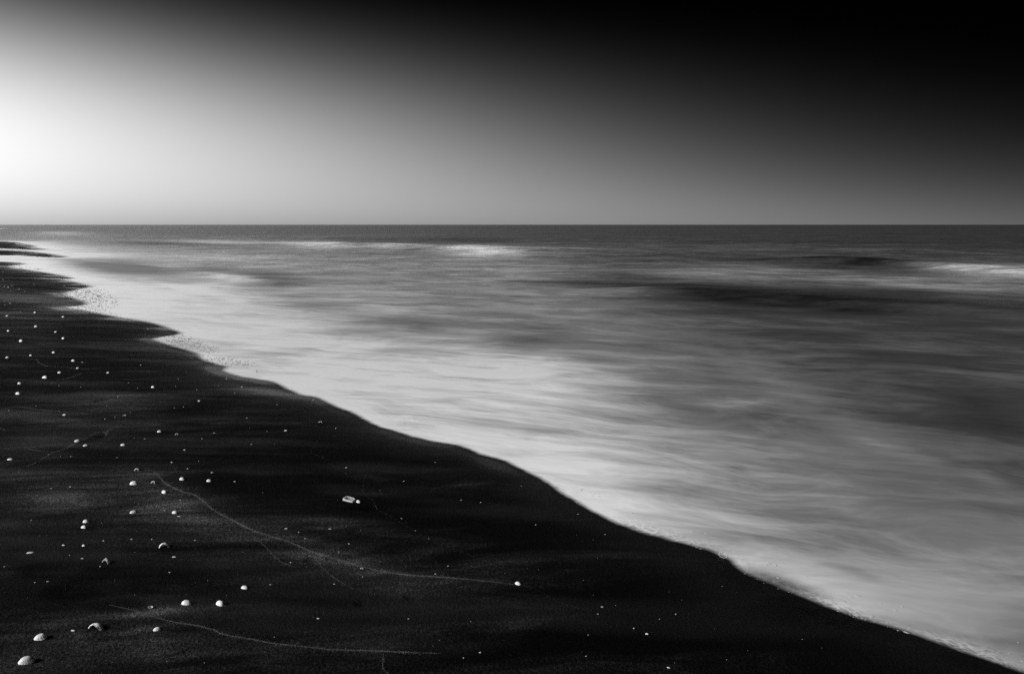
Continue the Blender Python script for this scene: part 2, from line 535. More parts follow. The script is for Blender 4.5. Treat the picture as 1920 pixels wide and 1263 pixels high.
ed = mathn(N, L, 'ADD', film, mathn(N, L, 'MULTIPLY', mathn(N, L, 'SUBTRACT', s3, 0.5), 0.5))
sm = N.new('ShaderNodeMapRange')
sm.interpolation_type = 'SMOOTHSTEP'
sm.inputs['From Min'].default_value, sm.inputs['From Max'].default_value = 0.0, 0.85
L.new(ed, sm.inputs['Value'])
L.new(sm.outputs[0], ms.inputs[0])
L.new(tr.outputs[0], ms.inputs[1])
L.new(B.outputs[0], ms.inputs[2])
L.new(ms.outputs[0], N['Material Output'].inputs['Surface'])

FOAM = [  # centre px, long axis end px, short axis end px, amount
    (595, 457.5, 660, 458, 595, 452, 0.7), (480, 455.5, 620, 456, 480, 453, 0.38), (745, 463.5, 800, 464, 745, 461, 0.45), (700, 462, 800, 463, 700, 460.5, 0.1), (905, 468, 975, 469, 905, 460, 0.7), (860, 468, 1010, 470, 860, 465, 0.1),
    (1060, 469, 1160, 470, 1060, 466, 0.35), (1890, 511, 2040, 514, 1890, 491, 0.32), (1800, 508, 1960, 511, 1800, 500, 0.14), (1700, 530, 1900, 540, 1700, 520, 0.25),
    (110, 437, 180, 437, 110, 433, 0.45), (400, 452, 520, 453, 400, 449, 0.3), (1400, 500, 1600, 506, 1400, 490, 0.15),
    (430, 521, 520, 533, 432, 514, 0.25), (330, 537, 400, 551, 325, 532, 0.25), (420, 480, 560, 486, 420, 470, 0.15),
    (930, 700, 1150, 750, 930, 672, 0.18), (1500, 740, 1640, 800, 1480, 760, 0.10), (1840, 890, 1900, 925, 1830, 905, 0.08),
    (1650, 830, 1800, 880, 1640, 850, 0.03),
    (1330, 546, 1500, 556, 1330, 530, -0.24), (1580, 562, 1980, 584, 1580, 545, -0.25), (1150, 535, 1300, 540, 1150, 526, -0.2), (1480, 488, 1620, 490, 1480, 483, -0.22), (1640, 492, 1760, 497, 1640, 485, -0.24), (1400, 515, 1700, 522, 1400, 502, 0.2),
    (730, 602, 850, 606, 730, 588, -0.36), (1000, 634, 1090, 628, 1000, 618, -0.26), (660, 622, 760, 626, 660, 614, -0.2), (770, 660, 860, 666, 770, 652, -0.2), (230, 502, 345, 523, 292, 493, -0.95), (150, 489, 230, 499, 190, 484, -0.35),
    (500, 522, 560, 531, 520, 508, -0.45), (400, 508, 470, 517, 430, 500, -0.4), (290, 457, 380, 458, 290, 453, -0.45), (660, 456, 690, 457, 660, 453, -0.4),
    (590, 572, 680, 576, 590, 562, -0.28), (1080, 530, 1200, 533, 1080, 524, -0.15), (830, 520, 900, 521, 830, 516, -0.12),
    (1850, 780, 1990, 830, 1850, 740, -0.08), (1500, 800, 1600, 830, 1495, 815, -0.08), (1780, 860, 1900, 900, 1770, 870, -0.08),
    (440, 678, 520, 690, 446, 670, -0.16), (1460, 1092, 1540, 1118, 1470, 1080, -0.45), (1600, 1070, 1660, 1090, 1595, 1080, -0.12)]
RIDGES = [  # crest line px, height m, half width m
    ([(1380, 492), (1480, 491), (1570, 492), (1680, 496), (1760, 502), (1930, 512), (2200, 520)], 0.20, 1.3),
    ([(1050, 545), (1180, 548), (1300, 552), (1450, 560), (1650, 574), (1900, 590), (2200, 610)], 0.13, 0.8),
    ([(420, 459), (560, 460), (700, 461), (840, 468), (960, 472), (1120, 474), (1400, 482)], 0.22, 3.0),
    ([(350, 508), (430, 518), (500, 528), (560, 537)], 0.05, 0.7),
    ([(100, 440), (260, 444), (420, 447), (700, 449), (1100, 452), (1500, 455), (1950, 462)], 0.25, 5.0),
    ([(0, 447), (120, 452), (260, 460), (400, 468)], 0.10, 2.0)]


FRONTS = [  # foam front px, amount, metres of fade towards the shore, metres of fade towards the sea
    ([(300, 532), (330, 537), (360, 545), (400, 553), (440, 565), (490, 579)], 0.30, 0.12, 1.0),
    ([(335, 507), (380, 512), (430, 519), (480, 527), (535, 534)], 0.35, 1.0, 0.25),
    ([(880, 645), (940, 657), (1000, 674), (1060, 690), (1130, 711), (1200, 733)], 0.13, 1.3, 0.25),
    ([(560, 636), (640, 633), (700, 640), (760, 650)], 0.15, 0.8, 0.2),
    ([(414, 691), (440, 687), (477, 682.5), (540, 681)], 0.22, 0.7, 0.06),
    ([(120, 482), (200, 492), (280, 497), (340, 503)], 0.35, 0.25, 1.2),
    ([(1300, 745), (1360, 762), (1420, 752), (1440, 738)], 0.10, 0.1, 0.25),
    ([(1500, 795), (1600, 825), (1700, 852), (1800, 880), (1870, 915)], 0.05, 0.35, 0.2)]


def fronts(x_all, y_all):
    total = np.zeros(x_all.shape)
    for pts, amt, wl, ws in FRONTS:
        P = at(*catmull(pts, 4).T)
        m = 4 * max(wl, ws)
        box = (x_all > P[:, 0].min() - m) & (x_all < P[:, 0].max() + m) & (y_all > P[:, 1].min() - m) & (y_all < P[:, 1].max() + m)
        x, y = x_all[box], y_all[box]
        x = x + 0.10 * wl * perlin(x * 2.1, y * 2.1) * 3
        y = y + 0.10 * wl * perlin(x * 2.3 + 5, y * 2.3) * 3
        best, side, par = np.full(x.shape, 1e9), np.zeros(x.shape), np.zeros(x.shape)
        n = len(P) - 1
        for i in range(n):
            ex, ey = P[i + 1] - P[i]
            t = np.clip(((x - P[i, 0]) * ex + (y - P[i, 1]) * ey) / (ex * ex + ey * ey), 0, 1)
            dx, dy = x - P[i, 0] - t * ex, y - P[i, 1] - t * ey
            d = np.hypot(dx, dy)
            b = d < best
            best, side, par = np.where(b, d, best), np.where(b, dx + dy, side), np.where(b, (i + t) / n, par)
        w = np.where(side < 0, wl, ws)
        total[box] += amt * np.exp(-(best / w) ** 1.3) * sstep(0, 0.3, par) * sstep(0, 0.3, 1 - par)
    return total


def ridge_z(x, y):
    total = np.zeros(x.shape)
    x_all, y_all = x, y
    for pts, hgt, wd in RIDGES:
        P = at(*catmull(pts, 4).T)
        box = ((x_all > P[:, 0].min() - 4 * wd) & (x_all < P[:, 0].max() + 4 * wd)
               & (y_all > P[:, 1].min() - 4 * wd) & (y_all < P[:, 1].max() + 4 * wd))
        x, y = x_all[box], y_all[box]
        best = np.full(x.shape, 1e9)
        side, par = np.zeros(x.shape), np.zeros(x.shape)
        n = len(P) - 1
        for i in range(n):
            ex, ey = P[i + 1] - P[i]
            L2 = ex * ex + ey * ey
            t = np.clip(((x - P[i, 0]) * ex + (y - P[i, 1]) * ey) / L2, 0, 1)
            dx, dy = x - P[i, 0] - t * ex, y - P[i, 1] - t * ey
            d = np.hypot(dx, dy)
            b = d < best
            best = np.where(b, d, best)
            side = np.where(b, dy, side)
            par = np.where(b, (i + t) / n, par)
        w = np.where(side < 0, wd * 0.6, wd * 1.6)         # steep towards the shore
        total[box] += hgt * np.exp(-(best / w) ** 2) * sstep(0, 0.25, par) * sstep(0, 0.25, 1 - par)
    return total


rad = np.concatenate([np.geomspace(1.2, 45, 640), np.geomspace(45, 40000, 150)[1:]])
sx, sy, ssd, sf = fan(-70, 74, 1080, rad, lambda x, y, sd: sd < 0.25)
off = -ssd                                                  # metres out from the waterline
dist = np.hypot(sx, sy)
wob = fbm(sx * 0.35, sy * 0.35 + 7, 3)
rt = sstep(-2.2, 1.9, sx - 0.12 * sy)                       # thinner wash towards the right, with the light's falloff painted in
s_foam = 0.18 + 0.34 * sstep(70, 20, dist) - 0.26 * sstep(0.2, 4.5, sx) * sstep(60, 20, dist) + 0.14 * sstep(-4, -30, sx) * sstep(140, 60, dist)  # open water: dimmer right and brighter far left painted in as foam
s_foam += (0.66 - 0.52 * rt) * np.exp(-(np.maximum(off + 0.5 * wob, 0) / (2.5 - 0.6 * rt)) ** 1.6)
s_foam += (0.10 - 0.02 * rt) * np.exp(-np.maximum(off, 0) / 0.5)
s_foam += patches(FOAM, sx, sy)
s_foam += (0.10 * fbm(sx * 0.25, sy * 0.8, 4)) * sstep(90, 20, dist)
s_foam += fronts(sx, sy)
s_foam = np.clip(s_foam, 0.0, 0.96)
s_z = ridge_z(sx, sy) * sstep(0.6, 2.5, off) + 0.055 * fbm(sx * 0.22 + 2, sy * 0.45, 4) * sstep(1.5, 7.0, off) * sstep(400, 60, dist)
soft = 0.06 + 0.022 * np.maximum(sy - 5.0, 0)
jit = 0.014 * perlin(sx * 5, sy * 5) + 0.008 * perlin(sx * 17 + 3, sy * 17) + 0.03 * perlin(sx * 1.3, sy * 1.3 + 6)
s_film = np.clip((off - 0.012 + jit) / soft, -0.2, 1.3)
s_calm = np.clip(sstep(1.0, 9.0, off) * (0.12 + 0.88 * sstep(6, 45, dist)), 0.02, 1)
lace_a = np.exp(-(np.maximum(off, 0) / 0.09) ** 2) * sstep(-0.2, 0.6, sx) * np.clip(0.45 + 1.3 * perlin(sx * 2.6 + 9, sy * 2.6), 0, 1)
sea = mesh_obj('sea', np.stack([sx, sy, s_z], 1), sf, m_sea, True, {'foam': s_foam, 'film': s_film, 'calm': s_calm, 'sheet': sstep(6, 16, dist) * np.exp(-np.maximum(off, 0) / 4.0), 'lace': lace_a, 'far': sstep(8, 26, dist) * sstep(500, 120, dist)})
tag(sea, 'milky grey sea with smooth white wash along the beach', None, kind='structure')

# ------------------------------------------------------------------ swash lines
def plain(name, c, rough, spec=0.3, var=0.0, scale=60.0):
    m, N, L, B = mat(name)
    B.inputs['Roughness'].default_value = rough
    B.inputs['Specular IOR Level'].default_value = spec
    if var:
        co = N.new('ShaderNodeTexCoord').outputs['Object']
        oi = N.new('ShaderNodeObjectInfo').outputs['Random']
        n = noise(N, L, co, scale, 4, 0.6)
        k = mathn(N, L, 'ADD', n, mathn(N, L, 'MULTIPLY', oi, 0.35))
        L.new(ramp(N, L, k, [(0.25, c * (1 - var)), (0.85, c)]), B.inputs['Base Color'])
    else:
        B.inputs['Base Color'].default_value = (c, c, c, 1)
    return m


m_grain = plain('pale_grains', 0.17, 0.9, 0.1)
m_ridge = plain('ridge_sand', 0.05, 0.9, 0.1, 0.7, 45)
LINES = [
    ('long curving ridge line of pale grains across the lower sand', 2.6,
     [(272, 880), (290, 884), (310, 905), (340, 920), (370, 930), (400, 955), (435, 974), (480, 996), (536, 1013), (587, 1034), (637, 1049), (693, 1065), (764, 1077), (840, 1082), (905, 1088), (963, 1095)]),
    ('faint pale line running down right past the ridge end shell', 0.04,
     [(815, 1016), (870, 1036), (935, 1062), (963, 1079), (1005, 1104), (1047, 1128), (1096, 1142), (1124, 1150)]),
    ('lowest pale ridge line along the bottom of the sand', 1.8,
     [(205, 1133), (250, 1143), (285, 1154), (325, 1165), (370, 1172), (400, 1180), (422, 1189), (470, 1197), (511, 1205), (587, 1213), (625, 1217), (713, 1219.5), (764, 1222), (827, 1224)]),
    ('short pale branch dropping from the lowest ridge line', 0.6, [(720, 1220.5), (718.5, 1234), (718.5, 1251), (729, 1262), (745, 1270)]),
    ('left pale branch hooking down from the long ridge line', 0.55, [(484, 999), (478, 1004), (479, 1010), (495, 1021.5), (514.5, 1042), (531, 1054.5), (556, 1063)]),
    ('right pale branch hooking down from the long ridge line', 0.55, [(587, 1036), (599, 1057), (617, 1075), (637, 1089), (663, 1103)]),
    ('pale line entering from the left edge at mid beach', 0.7, [(-20, 771), (0, 767.5), (32, 762.5), (70, 767), (110, 771), (140, 774), (180, 777)]),
    ('pale arc curling back below the mid beach line', 0.5, [(67, 768), (35, 774), (17, 781), (2, 788), (-5, 798), (12, 808)]),
    ('pale wavy line climbing right to the small dark pit', 0.8, [(17, 880), (47, 875), (67, 867), (85, 857), (97, 849), (122, 841), (140, 831), (160, 822), (172, 820.5), (190, 823), (200, 814.5), (190, 808.5), (172, 814), (160, 820)]),
    ('pale tail leading right from the small dark pit', 0.5, [(200, 813), (205, 805), (218, 801), (230, 797)]),
    ('short pale spur joining the wavy line from the left', 0.5, [(50, 840), (70, 844), (97, 848)]),
    ('dim pale line winding past the oblong pale piece', 0.04, [(577, 766), (567, 776), (584, 789), (600, 812), (588, 836), (584, 847), (612, 861), (627, 875), (658, 893), (680, 906), (680, 923), (698, 936), (708, 954), (729, 966), (764, 987), (790, 1002), (815, 1016)]),
    ('faint pale curve on the far upper left sand', 0.4, [(68, 673), (76, 681), (90, 686), (120, 688), (150, 691), (167, 693)]),
    ('faint pale curve among the upper left shells', 0.4, [(96, 721), (101, 715), (127, 709), (145, 703), (157, 697.5)]),
]


def grains_along(P, size, width, dens, rng):
    seg = np.hypot(*np.diff(P, axis=0).T)
    cum = np.concatenate([[0], np.cumsum(seg)])
    n = int(cum[-1] * dens)
    s = rng.random(n) * cum[-1]
    x, y = np.interp(s, cum, P[:, 0]), np.interp(s, cum, P[:, 1])
    k = 0.45 + 0.75 * np.abs(perlin(s * 3.1, s * 0 + 2.2) + 0.35 * perlin(s * 13, s * 0 + 4.4) + 0.4)
    wide = rng.random(n) < 0.3
    r = rng.normal(size=(n, 2)) * np.where(wide, width * 3.2, width * 0.75)[:, None]
    keep = rng.random(n) < k * np.clip(np.minimum(s, cum[-1] - s) / (0.12 * cum[-1]), 0.15, 1)
    x, y = (x + r[:, 0])[keep], (y + r[:, 1])[keep]
    return x, y, size * (0.5 + rng.random(x.size))


def grain_mesh(x, y, z, s, rng):
    n = x.size
    base = np.array([[1, 0, -0.2], [-0.5, 0.87, -0.2], [-0.5, -0.87, -0.2], [0, 0, 0.75]])
    a = rng.random(n) * 6.28
    ca, sa = np.cos(a), np.sin(a)
    V = np.empty((n, 4, 3))
    V[:, :, 0] = x[:, None] + s[:, None] * (ca[:, None] * base[:, 0] - sa[:, None] * base[:, 1])
    V[:, :, 1] = y[:, None] + s[:, None] * (sa[:, None] * base[:, 0] + ca[:, None] * base[:, 1])
    V[:, :, 2] = z[:, None] + s[:, None] * base[:, 2]
    F = (np.arange(n)[:, None, None] * 4 + np.array([[0, 1, 3], [1, 2, 3], [2, 0, 3]])).reshape(-1, 3)
    return V.reshape(-1, 3), F


rng = np.random.default_rng(3)
for label, amount, pts in LINES:
    C = catmull(pts, 8)
    P = np.stack(drops(C[:, 0], C[:, 1], 4)[:2], 1)
    yy = P[:, 1].mean()
    pxm = scale_at(yy)
    size = 0.0007 + 0.00016 * yy
    x, y, s = grains_along(P, size, 0.0010 + 0.5 * pxm, 1900 * amount * (3.0 / yy) ** 0.3, rng)
    V, F = grain_mesh(x, y, beach_z(x, y), s, rng)
    rw_ = 0.0006 + (0.2 + 0.5 * min(amount, 1.2)) * pxm                  # the low ridge the grains lie on
    T = np.gradient(P, axis=0)
    T /= np.linalg.norm(T, axis=1)[:, None] + 1e-9
    nn = np.stack([-T[:, 1], T[:, 0]], 1)
    side_w = rw_ * (0.6 + 0.8 * rng.random(len(P)))[:, None]
    PL, PR = P + nn * side_w, P - nn * side_w
    q = len(P)
    RV = np.vstack([np.c_[PL, beach_z(*PL.T) - 0.0006], np.c_[P, beach_z(*P.T) + (0.0006 * min(1, 3 * amount) + 0.3 * rw_ * min(amount, 1.2)) * np.clip(0.75 + 1.5 * perlin(np.arange(q) * 0.31, np.full(q, yy * 7.7)), -0.4, 1.4)], np.c_[PR, beach_z(*PR.T) - 0.0006]])
    i_ = np.arange(q - 1)
    RF = np.vstack([np.c_[i_ + a, i_ + a + 1, i_ + b + 1] for a, b in ((q, 0), (2 * q, q))] + [np.c_[i_ + a, i_ + b + 1, i_ + b] for a, b in ((q, 0), (2 * q, q))])
    o = mesh_obj('swash_line', np.vstack([V, RV]), np.vstack([F, RF + len(V)]), m_grain, False)
    o.data.materials.append(m_ridge)
    mi = np.zeros(len(F) + len(RF), np.int32)
    mi[len(F):] = 1
    o.data.polygons.foreach_set('material_index', mi)
    tag(o, label, 'swash line', 'thin lines of pale grains left by the waves')

# ------------------------------------------------------------------ shells
m_shell, N, L, B = mat('bleached_shell')
co = N.new('ShaderNodeTexCoord').outputs['Object']
oi = N.new('ShaderNodeObjectInfo').outputs['Random']
gv = attr(N, 'growth')
bands = mathn(N, L, 'MULTIPLY', mathn(N, L, 'ADD', mathn(N, L, 'SINE', mathn(N, L, 'MULTIPLY', gv, 46.0)), 1.0), 0.05)
n1 = noise(N, L, co, 90, 4, 0.6)
k = mathn(N, L, 'ADD', mathn(N, L, 'ADD', n1, bands), mathn(N, L, 'MULTIPLY', oi, 0.3))
L.new(ramp(N, L, k, [(0.3, 0.34), (0.6, 0.58), (0.95, 0.76)]), B.inputs['Base Color'])
B.inputs['Roughness'].default_value = 0.45
B.inputs['Specular IOR Level'].default_value = 0.4
L.new(bump(N, L, n1, 0.001, 0.5), B.inputs['Normal'])


def valve(w, kind, r):
    """one bivalve half: fan outline, off-centre beak, radial ribs, real wall thickness; w = width in metres"""
    nu, nv = 10, 60
    a = w / 2
    asp = {'dome': 0.56, 'broken': 0.60, 'oval': 0.58, 'flat': 0.50, 'cup': 0.62}[kind] * r.uniform(0.92, 1.08)
    ht = {'dome': 0.43, 'broken': 0.42, 'oval': 0.30, 'flat': 0.14, 'cup': 0.30}[kind] * r.uniform(0.9, 1.12)
    ribs = r.randint(14, 20)
    skew = r.uniform(-0.18, 0.18)
    V, g = [], []
    for layer in (1.0, 0.90):
        for i in range(nu + 1):
            q = i / nu
            for j in range(nv):
                th = 2 * math.pi * j / nv
                rr = q * layer
                x = math.cos(th) * rr * (1 + 0.10 * math.sin(th) * math.sin(th))
                y = math.sin(th) * rr * asp
                y += (1 - q) ** 1.3 * 0.34 * asp                  # beak sits towards the hinge
                x += skew * (1 - q) ** 1.2
                z = ht * layer * (1 - q ** 2.4) ** 0.62
                rib = 1 + 0.022 * math.cos(ribs * th) * min(1, q * 1.6) + 0.010 * math.sin(q * 22 + skew * 20)
                V.append((x * a * rib, y * a * rib, z * w * rib * (1.0 if layer == 1 else 0.97)))
                g.append(q)
    n1_ = (nu + 1) * nv
    cut = set()
    if kind == 'broken':
        c0, half = r.uniform(4.4, 4.9), r.uniform(0.75, 1.0)     # bite out of the front edge
        for i in range(nu):
            for j in range(nv):
                th = 2 * math.pi * (j + 0.5) / nv
                dth = abs((th - c0 + math.pi) % (2 * math.pi) - math.pi)
                if i / nu > 0.30 + 0.55 * (dth / half) ** 2 + r.uniform(-0.05, 0.05):
                    cut.add((i, j))
    F = []
    for i in range(nu):
        for j in range(nv):
            if (i, j) in cut:
                continue
            j2 = (j + 1) % nv
            p = (i * nv + j, i * nv + j2, (i + 1) * nv + j2, (i + 1) * nv + j)
            F.append(p[::-1])
            F.append(tuple(k + n1_ for k in p))
            for (di, dj, e1, e2) in ((1, 0, 3, 2), (-1, 0, 0, 1), (0, 1, 1, 2), (0, -1, 0, 3)):
                nb_ = (i + di, (j + dj) % nv)
                if nb_[0] == nu or nb_ in cut:
                    F.append((p[e1], p[e2], p[e2] + n1_, p[e1] + n1_))
    V = np.array(V)
    if kind == 'cup':
        V[:, 2] = V[:, 2].max() - V[:, 2]
    return V, F, g


SHELLS = [  # px, py, width px, kind, turn deg, label
    (50, 1237, 30, 'dome', 15, 'largest white domed shell, nearest the bottom left corner of the sand'),
    (76, 1193.5, 23, 'dome', 30, 'white domed shell second nearest the bottom left corner, plain and whole'),
    (179, 1173, 28, 'broken', 0, 'broken white shell arching over a dark hollow on the lower left sand'),
    (294.5, 1177.5, 14, 'oval', 10, 'small oval white shell right of the broken arched shell'),
    (349.5, 1129, 20, 'dome', -20, 'left one of two ribbed white domes standing side by side'),
    (413, 1130, 20, 'dome', -35, 'right one of two ribbed white domes standing side by side'),
    (459, 1100, 15, 'oval', -10, 'pale oval shell just above and right of the two side by side domes'),
    (308, 1022.5, 19, 'broken', 20, 'wide white shell with a nick in its front edge below the left ridge branch'),
    (199, 1052, 16, 'broken', -15, 'cracked white shell with bitten front edge beside the dark footprint hollows'),
    (157.5, 987.5, 12, 'dome', 0, 'lower one of two white shells lying one above the other at left'),
    (161, 977, 12, 'dome', -15, 'upper one of two white shells lying one above the other at left'),
    (250.5, 959, 14.5, 'dome', 10, 'round white dome alone left of the long ridge line'),
    (328, 960, 12, 'dome', -30, 'upper shell of the touching pair beside the long ridge line'),
    (335.5, 967, 11, 'flat', -20, 'lower flat shell of the touching pair beside the long ridge line'),
    (308, 921.5, 12.5, 'dome', -30, 'white dome just below the upper bend of the long ridge line'),
    (251, 905, 15.5, 'dome', 5, 'wide low white shell left of the long ridge line\'s upper bend'),
    (288, 904.5, 11.5, 'broken', -30, 'half buried tilted shell between the wide low shell and the ridge bend'),
    (341.5, 897.5, 11, 'dome', 0, 'white dome up right of the long ridge line\'s upper bend'),
    (392, 900.5, 10, 'dome', 15, 'small white dome farthest right of the row at the ridge bend'),
    (257, 880.5, 11, 'broken', -20, 'tilted shell with a dark gap at the top end of the long ridge line'),
    (19.5, 859.5, 12, 'oval', 0, 'white oval shell at the left edge just above the wavy pale line'),
    (145.5, 826, 12, 'dome', 0, 'larger upper shell of the pair beside the small dark pit'),
    (161, 834, 10.5, 'oval', 20, 'smaller lower shell of the pair beside the small dark pit'),
    (231, 833.5, 10.5, 'dome', -10, 'lone white dome right of the shell pair by the dark pit'),
    (299, 808.5, 9, 'dome', -10, 'left shell of two on the dark middle sand below the bright wash tongue'),
    (332, 814, 8.5, 'broken', -20, 'right hollow shell of two on the dark middle sand'),
    (121, 777, 8, 'oval', 20, 'white shell lying on the pale line from the left edge'),
    (234, 778.5, 8, 'broken', 0, 'small shell with a dark mouth right of the mid beach pale line'),
    (34, 737, 11, 'dome', 0, 'white dome just above the pale line at the left edge'),
    (287, 725, 8.5, 'dome', -25, 'peaked white shell alone on dark sand left of the bright wash tongue'),
    (373.5, 751, 6, 'oval', -20, 'small tilted oval shell between the peaked shell and the waterline'),
    (84.6, 707, 12, 'dome', 0, 'widest white shell of the upper left cluster'),
    (37, 718.5, 9, 'dome', 0, 'low white shell between the widest cluster shell and the left edge'),
    (112, 698, 8, 'dome', 0, 'white shell up right of the widest cluster shell'),
    (203, 698.5, 6.5, 'dome', 0, 'rightmost small white shell of the upper left cluster'),
    (146, 690, 6.5, 'dome', 0, 'small shell at the end of the faint pale curve, upper left'),
    (137.6, 676, 8, 'dome', -20, 'tilted white shell topping the right half of the upper left cluster'),
    (101, 660.5, 7.5, 'dome', 0, 'white shell with a dark streak to its right, above the cluster'),
    (58, 666, 6, 'dome', 0, 'tiny pale shell left of the dark streaked shell'),
    (14, 670, 7, 'dome', 0, 'small pale shell near the left edge above the shell cluster'),
    (119, 634, 7.5, 'dome', -10, 'lower one of two far white shells left of the wash bay'),
    (105, 622, 6, 'dome', 0, 'upper one of two far white shells left of the wash bay'),
    (40, 638.7, 9.5, 'dome', 0, 'widest far shell near the left edge, long and low'),
    (68, 612, 7.5, 'dome', 0, 'far white shell lying between the long low shell and the wash'),
    (16, 620, 6, 'dome', 0, 'far greyish shell by the left edge'),
    (119, 594, 6, 'dome', 0, 'far shell nearest the speckled wash at left'),
    (14, 592, 6, 'dome', 0, 'farthest dome shaped shell by the left edge'),
    (66, 586, 5.5, 'dome', 0, 'far small shell level with the speckled wash, away from the edge'),
    (601, 791, 9, 'broken', 0, 'pitted white shell in the middle of the beach, near the waterline'),
    (536, 806.5, 7, 'oval', 0, 'small oval shell left of the pitted shell at mid beach'),
    (672, 939.5, 11.5, 'dome', -38, 'white curved shell touching the right end of the oblong pale piece'),
    (679, 1065.6, 7.5, 'broken', -30, 'small curled shell just under the long ridge line'),
    (971, 1093, 13, 'dome', -35, 'white shell at the right end of the long ridge line'),
    (619, 990, 9, 'flat', -10, 'thin white sliver of shell below the oblong pale piece, right one'),
    (536, 989.5, 7, 'flat', 0, 'thin white sliver of shell just above the long ridge line, left one'),
    (57, 1034, 14, 'flat', 0, 'long thin half buried shell near the left edge above the footprints'),
    (119, 1020.5, 8, 'flat', 0, 'left small shell of two above the cracked white shell'),
    (157, 1022, 7, 'dome', 0, 'right small shell of two above the cracked white shell'),
    (327, 1042.5, 9, 'flat', -10, 'thin shell just below the wide nicked shell'),
    (282.5, 1138, 9.5, 'cup', 0, 'small upturned shell half beside the lowest pale ridge line'),
    (136, 1180, 11, 'flat', 15, 'flat white shell chip left of the broken arched shell'),
    (597, 1158, 6.5, 'flat', -15, 'lone flat shell on the black sand between the two ridge lines'),
    (1254, 1250, 7.5, 'flat', -25, 'lone white shell chip near the bottom edge, right part of the sand'),
    (1213, 1187, 6.5, 'oval', 0, 'small white shell on black sand nearest the lower right waterline'),
    (1417, 1025.5, 10, 'oval', -35, 'pale shell showing through the milky wash just off the waterline'),
]
R = random.Random(5)
_sp = np.array([(a[0], a[1] + 0.12 * a[2]) for a in SHELLS])
for (px, py, wpx, kind, turn, label), x, y, z in zip(SHELLS, *drops(_sp[:, 0], _sp[:, 1])):
    x, y, z = float(x), float(y), float(z)
    z = max(z, -0.011)
    w = wpx * scale_at(y, z) * 0.97
    V, F, g = valve(w, kind, R)
    o = mesh_obj('shell', V, F, m_shell, True, {'growth': g})
    o.location = (x, y, z - R.uniform(0.03, 0.10) * w)
    tilt = math.radians(abs(turn)) * 0.45
    o.rotation_euler = (R.uniform(-0.10, 0.14), (tilt if turn < 0 else -tilt * 0.4) + R.uniform(-0.07, 0.07), math.radians(turn) * 0.6 + R.uniform(-0.25, 0.25) * (kind != 'broken'))
    tag(o, label, 'shell', 'white seashells scattered on the black sand')

# small fragments: a few shapes, many copies
FRAG = [(65.5, 1091, 4), (90, 1089, 5), (318, 1072, 5), (155, 1046, 7), (39, 584, 4), (47, 546, 4), (23, 535, 4), (9, 536.6, 4), (16, 538, 5),
        (36, 542, 3.5), (64, 533, 4), (21, 545, 3.5), (6, 524, 4), (6, 510, 4), (9, 565, 4), (19.5, 568, 4), (9.6, 572, 4), (121, 535.5, 4), (278, 617, 5),
        (425, 709.6, 5), (454, 724.6, 5), (264, 684, 4), (335, 709.5, 3), (329, 723.6, 3), (241, 717, 3), (155, 678.5, 5), (322.5, 866, 7), (397.5, 885, 6),
        (346, 843, 7), (132, 912, 5), (96, 915, 4), (339, 937, 5), (309, 956, 4), (59, 974, 4), (221, 743, 4), (197.5, 785, 4), (402, 811, 5),
        (379, 822, 4), (472, 832, 5), (272, 822, 4), (352, 878, 5), (440, 902, 5), (463, 783, 4), (344, 762, 4), (327, 764, 3), (630.5, 802, 5),
        (588, 749, 5), (649, 876, 6), (757, 901, 4), (865, 936.5, 4), (901.5, 941, 4), (816, 866, 3), (753, 971, 4), (520, 758, 3), (680, 1080.6, 4),
        (816, 1075, 5), (840, 1060, 4), (766, 1159, 4), (900, 1222, 6), (869, 1232, 4), (883, 1164, 3), (627, 1094, 5), (507, 1095, 5), (545, 1053.5, 5),
        (573, 1008.6, 5), (654, 1018.5, 4), (636, 1034, 4), (514.5, 1193, 3), (804, 1009, 3), (779, 994, 3), (560, 997, 4), (1129, 1136.6, 5.5),
        (1121, 1150, 4), (1189, 1176.6, 5), (1267.5, 1150, 5), (1236.6, 1159.4, 3), (1103, 1189, 4), (1099, 1229, 4), (1005, 983, 4.5), (1084, 963, 4),
        (1134.6, 1001, 3), (978, 910, 3), (195, 1013, 6), (247, 1010, 6), (285, 1010, 4), (366, 1012, 4), (188, 1061, 4), (199, 1046, 5), (131, 1040, 3.5),
        (9, 1061, 4), (111, 722, 3), (68, 760, 3), (245, 773, 3), (133, 855, 4), (220, 857, 4), (373, 864, 3), (370, 730, 4), (440, 736, 3),
        (152, 725, 3), (258, 727, 3), (17, 769, 3), (111, 770, 3), (216, 781, 3), (404, 693, 3), (410, 722, 3), (501, 808, 3), (472, 713, 3)]
m_chip = plain('weathered_chip', 0.48, 0.7, 0.2, 0.5, 3.0)
bm_shapes = []
for s in range(7):
    rs = random.Random(40 + s)
    n = 9
    outl = [(math.cos(2 * math.pi * i / n) * rs.uniform(0.75, 1.1), math.sin(2 * math.pi * i / n) * rs.uniform(0.45, 0.75)) for i in range(n)]
    V = [(x, y, 0) for x, y in outl] + [(x * 0.72, y * 0.72, 0.34 + rs.uniform(-.08, .1)) for x, y in outl] + [(rs.uniform(-.1, .1), rs.uniform(-.1, .1), 0.5)]
    F = [(i, (i + 1) % n, n + (i + 1) % n, n + i) for i in range(n)] + [(n + i, n + (i + 1) % n, 2 * n) for i in range(n)]
    me = bpy.data.meshes.new('shell_fragment')
    me.from_pydata(V, [], F)
    me.materials.append(m_chip)
    bm_shapes.append(me)
_fp = np.array(FRAG)
